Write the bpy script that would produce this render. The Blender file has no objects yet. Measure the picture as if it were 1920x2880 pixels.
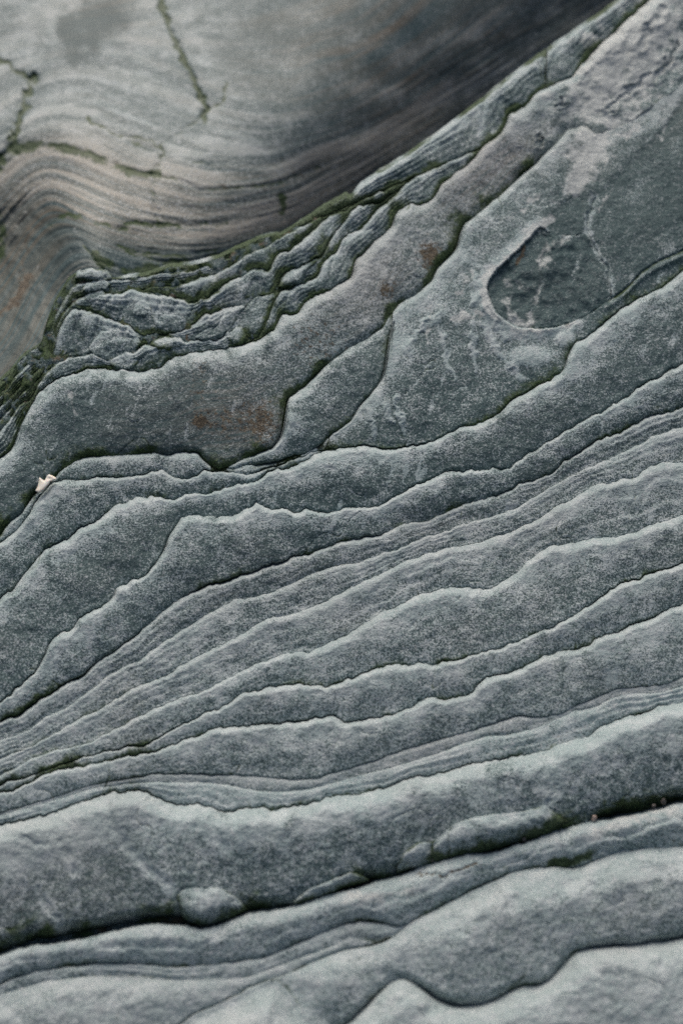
import bpy, math
import numpy as np
from mathutils import Vector, Matrix

# ------------------------------------------------------------------ camera, sky, sun, exposure
scene = bpy.context.scene
IMW, IMH = 1920.0, 2880.0            # size of the photograph the traces were read from
LENS, SENS = 60.0, 36.0
DIST = 1.40                          # camera to the middle of the rock, metres
PITCH = math.radians(22)             # looking down
TILT = math.radians(30)              # rock face leaning away from the view
D0 = np.array([0.0, math.cos(PITCH), -math.sin(PITCH)])
RIGHT = np.array([1.0, 0, 0])
UP = np.array([0.0, math.sin(PITCH), math.cos(PITCH)])
NRM = -D0 * math.cos(TILT) + UP * math.sin(TILT)
CAM = -D0 * DIST + np.array([0, 0, 0.0])
PXM = DIST * SENS / LENS / IMH       # metres for one pixel of the photograph at the focus distance

cd = bpy.data.cameras.new('camera')
cd.lens = LENS; cd.sensor_fit = 'VERTICAL'; cd.sensor_height = SENS; cd.sensor_width = 24
cd.clip_start = 0.05; cd.clip_end = 200
cd.dof.use_dof = True; cd.dof.focus_distance = 1.405; cd.dof.aperture_fstop = 3.3
cam = bpy.data.objects.new('camera', cd); scene.collection.objects.link(cam)
m3 = Matrix((RIGHT, UP, -D0)).transposed()
cam.matrix_world = Matrix.Translation(Vector(CAM)) @ m3.to_4x4()
scene.camera = cam

SUN_EL, SUN_AZ = math.radians(66), math.radians(-18)     # azimuth from +Y (behind the rock), + is to the right
world = bpy.data.worlds.new('World'); scene.world = world; world.use_nodes = True
wn = world.node_tree; wn.nodes.clear()
sky = wn.nodes.new('ShaderNodeTexSky'); sky.sky_type = 'NISHITA'; sky.sun_disc = False
sky.sun_elevation = SUN_EL; sky.sun_rotation = SUN_AZ; sky.dust_density = 6.0; sky.ozone_density = 0.5; sky.air_density = 1.0
bg = wn.nodes.new('ShaderNodeBackground'); bg.inputs['Strength'].default_value = 0.07
wo = wn.nodes.new('ShaderNodeOutputWorld')
wn.links.new(sky.outputs[0], bg.inputs['Color']); wn.links.new(bg.outputs[0], wo.inputs['Surface'])
sl = bpy.data.lights.new('sun', 'SUN'); sl.energy = 1.5; sl.angle = math.radians(60); sl.color = (1.0, 0.96, 0.9)
so = bpy.data.objects.new('sun', sl); scene.collection.objects.link(so)
sdir = Vector((math.sin(SUN_AZ) * math.cos(SUN_EL), math.cos(SUN_AZ) * math.cos(SUN_EL), math.sin(SUN_EL)))
so.rotation_euler = sdir.to_track_quat('Z', 'Y').to_euler()
scene.view_settings.view_transform = 'Standard'; scene.view_settings.look = 'None'
scene.view_settings.exposure = 0.42; scene.view_settings.gamma = 1.0
scene.view_settings.use_curve_mapping = False
scene.render.engine = 'CYCLES'
scene.cycles.use_denoising = False

# ------------------------------------------------------------------ numeric helpers
def smooth(e0, e1, x):
    t = np.clip((x - e0) / (e1 - e0), 0, 1); return t * t * (3 - 2 * t)

_rng = np.random.RandomState(7)
_PERM = _rng.permutation(512); _PERM = np.concatenate([_PERM, _PERM, _PERM])
_GA = _rng.rand(512) * 2 * np.pi
_GX, _GY = np.cos(_GA).astype(np.float32), np.sin(_GA).astype(np.float32)
def perlin(x, y, seed=0):
    x = np.asarray(x, np.float32) + seed * 17.31; y = np.asarray(y, np.float32) - seed * 9.77
    xi = np.floor(x).astype(np.int32); yi = np.floor(y).astype(np.int32)
    xf = x - xi; yf = y - yi
    u = xf * xf * xf * (xf * (xf * 6 - 15) + 10); v = yf * yf * yf * (yf * (yf * 6 - 15) + 10)
    def g(ix, iy, dx, dy):
        h = _PERM[(_PERM[ix & 511] + (iy & 511))] & 511
        return _GX[h] * dx + _GY[h] * dy
    a = g(xi, yi, xf, yf); b = g(xi + 1, yi, xf - 1, yf)
    c = g(xi, yi + 1, xf, yf - 1); d = g(xi + 1, yi + 1, xf - 1, yf - 1)
    return (a + (b - a) * u) * (1 - v) + (c + (d - c) * u) * v
def fbm(x, y, size, octv=3, seed=0, gain=0.5):
    s = 0; amp = 1.0; f = 1.0 / size
    for o in range(octv):
        s = s + amp * perlin(x * f, y * f, seed + o * 3); f *= 2.03; amp *= gain
    return s * 1.4

# grid of columns: fine inside the frame, coarser beyond it
_in = np.arange(-24, 1948, 3.1)
_l = []; x = _in[0]; st = 3.5
while x > -430: x -= st; st = min(st * 1.12, 16); _l.append(x)
_r = []; x = _in[-1]; st = 3.5
while x < 2350: x += st; st = min(st * 1.12, 16); _r.append(x)
XS = np.concatenate([np.array(_l[::-1]), _in, np.array(_r)])
XF = np.arange(-520, 2441, 2.0)      # fine axis on which the curves are kept

TILES = {'1': (0, 0, 1.568), '2': (920, 0, 1.568), '3': (0, 900, 1.568), '4': (920, 900, 1.568), '5': (0, 1880, 1.568),
         '6': (920, 1880, 1.568), 'A': (0, 620, 3.92), 'B': (200, 700, 3.136), 'C': (450, 500, 2.6133), 'D': (0, 2400, 1.568),
         'S': (0, 1250, 3.92), 'Z': (1250, 550, 2.34), 'p': (0, 0, 1.0)}
def pts(spec):
    out = []
    for chunk in spec.split('/'):
        w = chunk.split(); ox, oy, s = TILES[w[0]]
        for q in w[1:]:
            a, b = q.split(','); out.append((float(a) / s + ox, float(b) / s + oy))
    return out
def gsm(y, sig):
    r = int(sig * 3) + 1; k = np.exp(-0.5 * (np.arange(-r, r + 1) / sig) ** 2); k /= k.sum()
    return np.convolve(np.pad(y, r, mode='edge'), k, mode='valid')
_cseed = [0]
def curve(spec, jit=2.0, sm=2.0, ext=True, size=34):
    P = pts(spec) if isinstance(spec, str) else spec
    xs, ys = [P[0][0]], [P[0][1]]
    for a, b in P[1:]:
        if a <= xs[-1] + 0.8: a = xs[-1] + 0.8
        xs.append(a); ys.append(b)
    xs = np.array(xs); ys = np.array(ys)
    y = np.interp(XF, xs, ys)
    if ext:
        def slope(side):
            q = (xs < xs[0] + 260) if side < 0 else (xs > xs[-1] - 260)
            if q.sum() < 2: return 0.0
            return float(np.clip(np.polyfit(xs[q], ys[q], 1)[0], -1.1, 1.1))
        L = XF < xs[0]; y[L] = ys[0] + slope(-1) * (XF[L] - xs[0])
        R = XF > xs[-1]; y[R] = ys[-1] + slope(1) * (XF[R] - xs[-1])
    y = gsm(y, sm)
    _cseed[0] += 1; s = _cseed[0] * 13.7
    n = fbm(XF + s * 91, np.full_like(XF, s), size, 4, 0, 0.6)
    y = y + jit * (0.9 * n - 1.5 * np.abs(fbm(XF - s * 53, np.full_like(XF, s + 3), size * 1.5, 3, 0, 0.6)) + 0.5)
    chip = fbm(XF + s * 37, np.full_like(XF, s + 9), size * 1.2, 2); y = y + gsm(0.9 * jit * np.round(chip * 2.5) / 2.5, 1.2) + 0.35 * jit * fbm(XF - s * 71, np.full_like(XF, s + 5), 11, 2)
    return y
def at(c, x): return np.interp(x, XF, c)
def dist_to(px, py, c, x0=-1e9, x1=1e9, win=110, ds=5.0):
    """distance from points to a curve y = c(x), searched in a window of columns"""
    d = np.full(px.shape, 1e9, np.float32)
    for o in np.arange(-win, win + 1e-3, ds):
        xx = np.clip(px + o, x0, x1); yy = at(c, xx)
        d = np.minimum(d, (xx - px) ** 2 + (yy - py) ** 2)
    for o in (-2.5, 2.5):
        xx = np.clip(px + o, x0, x1); d = np.minimum(d, (xx - px) ** 2 + (at(c, xx) - py) ** 2)
    return np.sqrt(d)
def dist_poly(px, py, spec, jit=0):
    P = pts(spec); d = np.full(px.shape, 1e9, np.float32)
    qx, qy = px, py
    if jit:
        qx = px + jit * fbm(px, py, 26, 2, 51); qy = py + jit * fbm(px, py, 26, 2, 57)
    for (x0, y0), (x1, y1) in zip(P[:-1], P[1:]):
        L = (x1 - x0) ** 2 + (y1 - y0) ** 2 + 1e-6
        t = np.clip(((qx - x0) * (x1 - x0) + (qy - y0) * (y1 - y0)) / L, 0, 1)
        d = np.minimum(d, (qx - x0 - t * (x1 - x0)) ** 2 + (qy - y0 - t * (y1 - y0)) ** 2)
    return np.sqrt(d)
def to_world(px, py, h):
    """the point seen at a pixel whose height over the leaning rock plane is h (pixel units)"""
    fx = (px - IMW / 2) / IMH * (SENS / LENS); fy = -(py - IMH / 2) / IMH * (SENS / LENS)
    d = D0[None] + fx[:, None] * RIGHT[None] + fy[:, None] * UP[None]
    t = (h * PXM - NRM @ CAM) / (d @ NRM)
    return CAM[None] + t[:, None] * d

# ------------------------------------------------------------------ materials
def N(nt, typ, **kw):
    n = nt.nodes.new(typ)
    for k, v in kw.items(): setattr(n, k, v)
    return n
def make_rock(name, lamb=0.12, lamc=0.10, wcol=(0.195, 0.175, 0.148), pcol=(0.43, 0.43, 0.42), d0=0.585, d1=0.715):
    m = bpy.data.materials.new(name); m.use_nodes = True; nt = m.node_tree; nt.nodes.clear(); L = nt.links.new
    out = N(nt, 'ShaderNodeOutputMaterial'); bs = N(nt, 'ShaderNodeBsdfPrincipled'); L(bs.outputs[0], out.inputs[0])
    tc = N(nt, 'ShaderNodeTexCoord').outputs['Object']
    def noise(scale, detail=2.0, rough=0.55, vec=tc):
        n = N(nt, 'ShaderNodeTexNoise'); n.inputs['Scale'].default_value = scale; n.inputs['Detail'].default_value = detail
        n.inputs['Roughness'].default_value = rough; L(vec, n.inputs['Vector']); return n.outputs['Fac']
    def math_(op, a, b=None, c=None, clamp=False):
        n = N(nt, 'ShaderNodeMath', operation=op); n.use_clamp = clamp
        for i, v in enumerate((a, b, c)):
            if v is None: continue
            if isinstance(v, (int, float)): n.inputs[i].default_value = v
            else: L(v, n.inputs[i])
        return n.outputs[0]
    def step(v, a, b, lo=0.0, hi=1.0):
        n = N(nt, 'ShaderNodeMapRange', interpolation_type='SMOOTHSTEP'); L(v, n.inputs['Value'])
        n.inputs['From Min'].default_value = a; n.inputs['From Max'].default_value = b
        n.inputs['To Min'].default_value = lo; n.inputs['To Max'].default_value = hi; return n.outputs[0]
    def mix(f, a, b):
        n = N(nt, 'ShaderNodeMix', data_type='RGBA')
        if isinstance(f, (int, float)): n.inputs['Factor'].default_value = f
        else: L(f, n.inputs['Factor'])
        for k, v in ((6, a), (7, b)):
            if isinstance(v, tuple): n.inputs[k].default_value = v + (1,)
            else: L(v, n.inputs[k])
        return n.outputs[2]
    a1 = N(nt, 'ShaderNodeAttribute', attribute_name='mask'); s1 = N(nt, 'ShaderNodeSeparateColor'); L(a1.outputs['Color'], s1.inputs[0])
    a2 = N(nt, 'ShaderNodeAttribute', attribute_name='mask2'); s2 = N(nt, 'ShaderNodeSeparateColor'); L(a2.outputs['Color'], s2.inputs[0])
    fl = N(nt, 'ShaderNodeAttribute', attribute_name='flow').outputs['Vector']
    wear, moss, rust = s1.outputs[0], s1.outputs[1], s1.outputs[2]
    quartz, warm, speck = s2.outputs[0], s2.outputs[1], s2.outputs[2]
    grain = noise(760, 2.0, 0.75); grain2 = noise(900, 1.0, 0.5); patch = noise(60, 4.0, 0.62); clump = noise(135, 3.0, 0.6); big = noise(9, 3.0, 0.5)
    lam = noise(1.0, 3.0, 0.6, fl)
    # dark body of the stone, cool green grey with slight variation
    tone = math_('ADD', a2.outputs['Alpha'], math_('MULTIPLY', math_('SUBTRACT', big, 0.5), 0.9), None, True)
    body = mix(tone, (0.062, 0.104, 0.106), (0.100, 0.148, 0.145))
    body = mix(math_('MULTIPLY', warm, step(lam, 0.35, 0.62)), body, wcol)
    body = mix(step(grain, 0.50, 0.30, 0, 0.55), body, (0.050, 0.076, 0.076))
    # pale powdery grains, thick where the edge is worn
    cover = math_('ADD', math_('MULTIPLY', wear, 0.36), math_('MULTIPLY', speck, 0.20))
    cover = math_('ADD', cover, math_('MULTIPLY', math_('SUBTRACT', patch, 0.5), 0.20))
    cover = math_('ADD', cover, math_('MULTIPLY', math_('SUBTRACT', lam, 0.5), lamc))
    cover = math_('ADD', cover, math_('MULTIPLY', math_('SUBTRACT', clump, 0.5), 0.17))
    gg = math_('ADD', math_('MULTIPLY', grain, 0.75), math_('MULTIPLY', grain2, 0.25))
    dust = step(math_('ADD', gg, cover), d0, d1)
    grit = step(math_('ADD', noise(480, 1.0, 0.5), math_('MULTIPLY', math_('SUBTRACT', clump, 0.5), 0.25)), 0.59, 0.66)
    pale = mix(step(patch, 0.4, 0.65), (0.415, 0.50, 0.492), (0.575, 0.635, 0.628))
    pale = mix(warm, pale, pcol)
    col = mix(math_('MULTIPLY', dust, step(grain, 0.36, 0.6, 0.62, 0.95)), body, pale)
    col = mix(math_('MULTIPLY', grit, math_('ADD', 0.36, math_('MULTIPLY', speck, 0.7), None, True)), col, (0.48, 0.51, 0.51))
    # quartz, rust, moss
    q = step(math_('ADD', quartz, math_('ADD', math_('MULTIPLY', math_('SUBTRACT', patch, 0.5), 1.8), math_('MULTIPLY', math_('SUBTRACT', clump, 0.5), 1.2))), 0.3, 0.85)
    col = mix(math_('MULTIPLY', q, 0.85), col, mix(step(grain, 0.35, 0.6), (0.44, 0.46, 0.44), (0.63, 0.65, 0.62)))
    rn = noise(240, 4.0, 0.7)
    r_ = step(math_('ADD', math_('MULTIPLY', rust, 0.5), rn), 0.66, 0.82)
    col = mix(r_, col, mix(step(grain, 0.4, 0.6), (0.055, 0.042, 0.030), (0.18, 0.145, 0.095)))
    mn = noise(210, 4.0, 0.7)
    mf = step(math_('ADD', math_('MULTIPLY', moss, 0.75), math_('MULTIPLY', mn, 0.8)), 0.56, 0.92)
    mc = mix(step(grain, 0.38, 0.62), (0.018, 0.034, 0.012), (0.070, 0.115, 0.030))
    col = mix(math_('MULTIPLY', mf, 0.93), col, mc)
    L(col, bs.inputs['Base Color'])
    bs.inputs['Roughness'].default_value = 0.72
    bs.inputs['Specular IOR Level'].default_value = 0.28
    hgt = math_('ADD', math_('MULTIPLY', gg, 0.5), math_('MULTIPLY', noise(190, 4.0, 0.6), 1.6))
    hgt = math_('ADD', hgt, math_('MULTIPLY', lam, lamb))
    bp = N(nt, 'ShaderNodeBump'); bp.inputs['Strength'].default_value = 0.7; bp.inputs['Distance'].default_value = 0.0018
    L(hgt, bp.inputs['Height']); L(bp.outputs[0], bs.inputs['Normal'])
    return m
ROCK = make_rock('weathered_rock'); FACE = make_rock('folded_rock', 0.5, 0.22, (0.150, 0.126, 0.088), (0.40, 0.375, 0.32), 0.48, 0.86); FACE.node_tree.nodes['Principled BSDF'].inputs['Roughness'].default_value = 0.5; FACE.node_tree.nodes['Bump'].inputs['Strength'].default_value = 0.35

# ------------------------------------------------------------------ object helpers
COL = scene.collection
def empty(name, label, cat):
    o = bpy.data.objects.new(name, None); COL.objects.link(o); o.empty_display_size = 0.05
    o['label'] = label; o['category'] = cat; return o
def grid_mesh(name, V, nc, nr, colmask, attrs, parent, mat=ROCK, label=None):
    """V laid out column by column; colmask marks which column gaps carry faces"""
    ci = np.nonzero(colmask)[0]
    r = np.arange(nr - 1)
    a = (ci[:, None] * nr + r[None]).ravel()
    quads = np.stack([a, a + 1, a + nr + 1, a + nr], 1)
    used = np.zeros(len(V), bool); used[quads.ravel()] = True
    idx = np.cumsum(used) - 1; quads = idx[quads]; V = V[used]
    me = bpy.data.meshes.new(name)
    me.vertices.add(len(V)); me.vertices.foreach_set('co', V.astype(np.float32).ravel())
    nq = len(quads); me.loops.add(nq * 4); me.loops.foreach_set('vertex_index', quads.astype(np.int32).ravel())
    me.polygons.add(nq); me.polygons.foreach_set('loop_start', np.arange(0, nq * 4, 4, dtype=np.int32))
    me.polygons.foreach_set('loop_total', np.full(nq, 4, np.int32)); me.polygons.foreach_set('use_smooth', np.ones(nq, bool))
    me.update(calc_edges=True)
    for k, arr in attrs.items():
        arr = arr[used]
        if arr.shape[1] == 4:
            at_ = me.attributes.new(k, 'FLOAT_COLOR', 'POINT'); at_.data.foreach_set('color', arr.astype(np.float32).ravel())
        else:
            at_ = me.attributes.new(k, 'FLOAT_VECTOR', 'POINT'); at_.data.foreach_set('vector', arr.astype(np.float32).ravel())
    me.materials.append(mat)
    o = bpy.data.objects.new(name, me); COL.objects.link(o)
    if parent is not None: o.parent = parent
    if label: o['label'] = label
    return o

MOSS = []; _mrng = np.random.RandomState(3)
class Layer:
    """one bed of rock between an upper and a lower traced edge"""
    def __init__(s, T, B, x0=-430, x1=2350, base=0.0, amp=0.30, wmax=170, crest=0.16, cmin=6, cmax=22, bot=6, gt=10, gb=14,
                 face=0.85, pw=1.7, wear=1.0, wearw=0.5, speck=0.4, moss=0.5, mossw=26, rust=0.0, warm=0.0, tmoss=0.12, rough=1.0,
                 over=10, base_fn=None, extra=None, lens=False, quartz=0.0, lobe=0.0, gmin=0.05, soft=(), lam=None, tuft=0.16, tone=None):
        s.__dict__.update(locals()); del s.__dict__['s']
        s.B = np.maximum(B, T)
        if tone is None: s.tone = 0.2 + 0.6 * _mrng.rand()
    def height(s, px, py, full=False):
        a = dist_to(px, py, s.T, s.x0, s.x1); b = dist_to(px, py, s.B, s.x0, s.x1)
        up = py < at(s.T, px); dn = py > at(s.B, px)
        a = np.where(up, -a, a); b = np.where(dn, -b, b)
        ac, bc = np.maximum(a, 0), np.maximum(b, 0)
        W = np.minimum(ac + bc, s.wmax * 1.6) + 1e-3
        t = ac / (ac + bc + 1e-3)
        wob = 1 + 0.35 * fbm(px, py, 70, 2, 21)
        if s.lens:
            wc = np.clip(0.5 * W, 4, 60); wb = wc
        else:
            wc = np.clip(s.crest * W, s.cmin, s.cmax) * wob; wb = np.minimum(s.bot * wob, 0.5 * W)
        rise = 1 - (1 - np.clip(ac / wc, 0, 1)) ** 2.2
        fall = 1 - (1 - np.clip(bc / wb, 0, 1)) ** 2.2
        if s.lens: rise = np.maximum(rise, 0) ** 0.8; fall = np.maximum(fall, 0) ** 0.8
        gm = np.clip(0.5 + 1.3 * fbm(px, py, 190, 2, 91) + 0.9 * smooth(760, 150, px) * smooth(1750, 1900, py), s.gmin, 1.9)
        lip = s.amp * np.minimum(W, s.wmax)
        if s.lobe:
            n = fbm(px + 0.35 * py, py * 0.35, 62, 2, 101); lip = lip * (1 - s.lobe + s.lobe * np.clip(np.abs(n) * 5, 0, 1)) * (1 + 0.5 * fbm(px, py, 90, 1, 107))
        fc = 1 - s.face * t ** s.pw
        base = s.base if s.base_fn is None else s.base_fn(px, py) + s.base
        if s.lens: h = base - s.gt + (s.gt + lip) * np.minimum(rise, fall)
        else: h = base - gm * s.gt * (1 - np.clip(ac / 7, 0, 1)) ** 2 - gm * s.gb * (1 - fall) + lip * fc * rise * (0.25 + 0.75 * fall)
        inner = np.minimum(1, np.minimum(ac, bc) / 9)
        h = h + s.rough * (5.0 * fbm(px, py, 120, 3, 5) * inner + 1.5 * fbm(px, py, 26, 3, 9) * (0.35 + 0.65 * inner))
        h = h + s.rough * 0.5 * fbm(px * 0.8, py * 1.4 + px * 0.3, 18, 2, 31) * inner
        s.lw = 0
        if s.lam:
            n_, am = s.lam
            ph = t * n_ + 0.45 * fbm(px, py, 160, 2, 131) + 0.12 * fbm(px, py, 30, 2, 133); fr = ph - np.floor(ph)
            kk_ = np.clip(0.55 + 1.1 * fbm(px, np.floor(ph) * 50, 220, 2, 137), 0.1, 1.3) * np.minimum(1, W / (n_ * 7))
            h = h + am * kk_ * (np.minimum(fr / 0.16, (1 - fr) / 0.84) - 0.5) * np.minimum(1, np.minimum(ac, bc) / 6)
            s.lw = kk_ * np.exp(-((fr - 0.12) / 0.14) ** 2)
        n_ = fbm(px + 0.3 * py + s.x0, 0.8 * py - 0.2 * px, 250, 3, 171); g_ = np.clip(fbm(px, py, 200, 2, 173) * 3 - 0.25, 0, 1)
        s.ck = np.exp(-(n_ / 0.016) ** 2) * g_; h = h - 3.0 * s.ck
        for which, xa, xb, lev, wd in s.soft:
            dd_ = ac if which == 't' else bc
            f = smooth(xa, xb, px) * np.exp(-(dd_ / wd) ** 2); h = h * (1 - f) + f * (lev + 4 * fbm(px, py, 60, 3, 5))
        h = h - np.maximum(0, -a) * 5.0 - np.maximum(0, -b) * 5.0
        if s.extra is not None: h, ex = s.extra(px, py, h, ac, bc)
        else: ex = {}
        return (h, ac, bc, W, wc, t, ex) if full else h
    def build(s, name, parent, label=None):
        T = at(s.T, XS); B = at(s.B, XS)
        inr = (XS >= s.x0) & (XS <= s.x1)
        th = np.where(inr, np.maximum(B - T, 0), 0)
        if s.lens or s.x0 > -420 or s.x1 < 2340: pass
        vis = inr & (np.maximum(T, -320) < np.minimum(B, 3300))
        mx = np.percentile(th[inr], 92) if inr.any() else 10
        n = int(np.clip(mx / 3.6, 5, 170))
        u = np.linspace(0, 1, n); u = u + 0.10 * np.sin(2 * np.pi * u) * -0.6
        T2 = np.clip(T, -360, 3360); B2 = np.clip(B, -360, 3360)
        rows = [T2 - 3 * e for e in (s.over / 3, 1.6, 0.6)] + [T2 + uu * (B2 - T2) for uu in u] + [B2 + 3 * e for e in (0.6, 1.6, s.over / 3)]
        Y = np.stack(rows, 1); nr = Y.shape[1]
        X = np.repeat(XS[:, None], nr, 1)
        px, py = X.ravel(), Y.ravel()
        colm = vis[:-1] & vis[1:] & ((B2 - T2)[:-1] > 0.8) & ((B2 - T2)[1:] > 0.8)
        keep = np.zeros(len(XS), bool); keep[:-1] |= colm; keep[1:] |= colm
        kk = np.repeat(keep, nr)
        qx, qy = px[kk], py[kk]
        h, a, b, W, wc, t, ex = s.height(qx, qy, True)
        V = np.zeros((len(px), 3)); V[kk] = to_world(qx, qy, h)
        pn = fbm(qx, qy, 60, 3, 71)
        ww = np.clip(np.maximum(wc * 1.6, 0.32 * np.minimum(W, 150)), 12, 100)
        wear = s.wear * (np.exp(-(a / (ww * s.wearw * 2)) ** 1.5) * (0.88 + 0.8 * pn) + 0.6 * np.exp(-(a / 6.5) ** 2) * np.clip(0.75 + 0.9 * pn, 0, 1.2)) + 0.28 * s.lw
        stk = np.clip(fbm(qx * 2.6 + qy * 0.9, qy * 0.55 - qx * 0.2, 70, 3, 141) - 0.42, 0, 0.6) * np.clip(fbm(qx, qy, 170, 2, 143) + 0.35, 0, 1); wear = wear + 1.6 * stk * (s.wear > 0)
        wear = wear * np.clip(a / 2.5 + 0.7, 0, 1) * np.clip(0.85 + 0.8 * fbm(qx, qy, 330, 2, 181), 0.35, 1.25) + 0.5 * np.exp(-((s.ck - 0.45) / 0.3) ** 2)
        mw = s.mossw * (0.7 + 0.8 * np.clip(0.5 + pn, 0, 1))
        gate = np.clip(0.8 + 1.2 * fbm(qx, qy, 130, 2, 83), 0.1, 1.4)
        moss = 0.45 * s.ck + s.moss * np.exp(-(b / mw)) * (gate + 1.1 * smooth(760, 150, qx) * smooth(1750, 1900, qy) * smooth(2300, 2150, qy)) + s.tmoss * np.exp(-(a / 4.0)) * gate
        z = np.zeros_like(qx)
        rust = s.rust + z; warm = s.warm + 0.25 * np.clip(fbm(qx, qy, 280, 2, 191), 0, 1) + z; quartz = s.quartz + z; speck = s.speck - 0.1 + 0.22 * smooth(1500, 2000, qy) + z
        wear = ex.get('wear', lambda v: v)(wear); rust = ex.get('rust', lambda v: v)(rust); quartz = ex.get('quartz', lambda v: v)(quartz)
        moss = ex.get('moss', lambda v: v)(moss); warm = ex.get('warm', lambda v: v)(warm); speck = ex.get('speck', lambda v: v)(speck)
        M = np.zeros((len(px), 4)); M[kk, 0] = np.clip(wear, 0, 1.4); M[kk, 1] = np.clip(moss, 0, 1.2); M[kk, 2] = np.clip(rust, 0, 1); M[:, 3] = 1
        M2 = np.zeros((len(px), 4)); M2[kk, 0] = np.clip(quartz, 0, 1); M2[kk, 1] = np.clip(warm, 0, 1); M2[kk, 2] = np.clip(speck, -1, 2); M2[kk, 3] = np.clip(s.tone + 0.5 * fbm(qx, qy, 420, 2, 151), 0, 1)
        inside = (qx > -60) & (qx < 1980) & (qy > 0) & (qy < 2900) & (moss > 0.42) & ((b > 1) | (a > 1))
        pick = inside & (_mrng.rand(len(qx)) < s.tuft * np.clip(moss, 0, 1))
        MOSS.append(V[kk][pick])
        F = np.zeros((len(px), 3)); F[kk, 0] = qx * 0.006; F[kk, 1] = (a - 0.15 * b) * 0.11; F[kk, 2] = s.x0 * 0.37 + s.gt
        return grid_mesh(name, V, len(XS), nr, colm, {'mask': M, 'mask2': M2, 'flow': F}, parent, label=label)

# ------------------------------------------------------------------ traced edges
CR1s = ('3 0,610 60,560 / A 200,2352 240,2250 300,2110 370,2000 430,1900 540,1800 650,1740 800,1690 / B 180,1075 300,1045 400,1065 500,1080 '
        '650,1090 720,1050 800,1030 880,970 960,930 1060,920 1180,900 1300,890 1400,870 1500,850 / C 740,1190 830,1130 870,1060 900,1010 960,1000 '
        '1010,990 1060,920 1130,880 1220,840 / 2 60,1245 105,1225 120,1150 200,1070 285,1000 300,940 340,910 400,905 460,880 510,800 590,750 '
        '650,700 680,650 750,600 780,560 800,510 860,480 900,430 930,395 1000,375 1080,335 1130,280 1200,200 1260,140 1400,20')
CR2s = ('3 0,950 40,900 100,850 150,775 200,745 250,690 262,668 300,645 340,618 400,603 480,600 600,595 690,590 740,600 810,580 870,592 920,640 '
        '960,662 1010,650 1050,622 1130,592 1200,570 1235,525 1255,460 1258,400 1270,345 1350,290 1400,240 / 4 0,195 60,150 130,105 / 2 180,1490 '
        '250,1440 270,1400 320,1340 400,1290 460,1240 480,1190 540,1130 572,1095 580,1040 600,990 680,930 740,880 800,830 860,770 920,720 980,660 '
        '1060,570 1130,552 1180,590 1260,575 1340,530 1400,490 1480,430 1568,370')
CR2c_s = ('3 920,642 960,664 1010,658 1080,645 1180,637 1270,612 1340,588 1420,550 / 4 0,520 40,492 110,440 140,382 180,342 240,262 258,200 268,100 285,25')
CR3s = ('3 0,980 70,935 130,860 150,815 180,772 240,712 300,703 370,706 430,693 560,690 640,680 710,657 750,682 800,705 870,690 900,657 940,667 '
        '1000,672 1070,680 1130,672 1180,652 1250,634 1330,605 1400,575 / 4 0,572 60,568 130,555 200,560 260,568 330,565 400,550 470,535 540,495 '
        '600,470 690,450 760,405 820,350 900,300 980,265 1040,220 1060,160 1085,105 1140,75 1190,40 / 2 1270,1380 1380,1310 1470,1270 1568,1190')
CR4s = ('3 0,1230 60,1190 90,1140 150,1070 210,1010 240,990 310,965 350,910 420,885 470,850 520,805 560,805 620,780 700,780 760,790 830,770 900,765 '
        '960,755 1000,740 1080,725 1130,715 1160,690 1200,660 1270,650 1340,630 1390,590 / 4 0,574 60,571')
CR5s = ('5 0,150 50,115 / 3 110,1590 150,1560 200,1480 215,1430 260,1390 320,1360 380,1290 440,1270 495,1230 510,1182 560,1160 640,1130 670,1090 720,1020 '
        '750,940 800,872 850,860 900,865 980,870 1030,860 1100,830 1130,805 1180,830 1240,830 1310,850 1350,830 1420,850 / 4 0,850 60,830 120,825 '
        '200,825 270,800 330,760 400,720 480,690 560,665 680,660 800,655 850,610 960,550 1030,500 1100,455 1200,410 1280,360 1340,325 1420,270 1500,225 1568,190')
CR6s = ('5 0,240 40,220 100,200 160,150 230,110 300,60 / 3 370,1568 420,1520 480,1480 540,1440 600,1390 660,1340 715,1290 760,1250 820,1215 870,1195 930,1170 '
        '1010,1155 1070,1125 1130,1105 1180,1085 1260,1065 1300,1045 1380,1025 / 4 0,1000 100,970 180,955 250,940 320,910 390,890 460,880 510,850 580,820 '
        '640,800 720,785 790,755 860,725 930,700 990,680 1040,630 1100,590 1170,545 1230,515 1290,500 1350,460 1420,430 1490,410 1568,385')
CR7s = ('5 0,320 60,300 140,260 200,215 300,170 380,110 / 3 480,1568 560,1520 620,1500 650,1470 720,1420 800,1370 860,1330 900,1300 960,1275 1040,1230 1120,1220 '
        '1200,1200 1270,1165 1350,1130 / 4 0,1090 50,1080 130,1070 250,1030 350,995 430,955 500,945 580,910 660,885 740,860 830,830 900,790 980,740 1060,690 '
        '1130,655 1200,630 1290,590 1370,550 1420,520 1500,490 1568,470')
CR8s = ('5 0,400 100,360 200,310 280,260 370,210 440,180 520,130 600,80 680,50 / 3 740,1568 800,1520 900,1470 980,1430 1060,1390 1130,1345 1200,1310 1280,1300 '
        '1360,1270 / 4 0,1235 60,1205 150,1160 250,1110 370,1055 470,1025 560,1000 650,985 760,950 850,915 940,870 1000,830 1060,800 1130,755 1200,720 1290,710 '
        '1370,690 1410,650 1470,630 1568,630')
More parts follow.
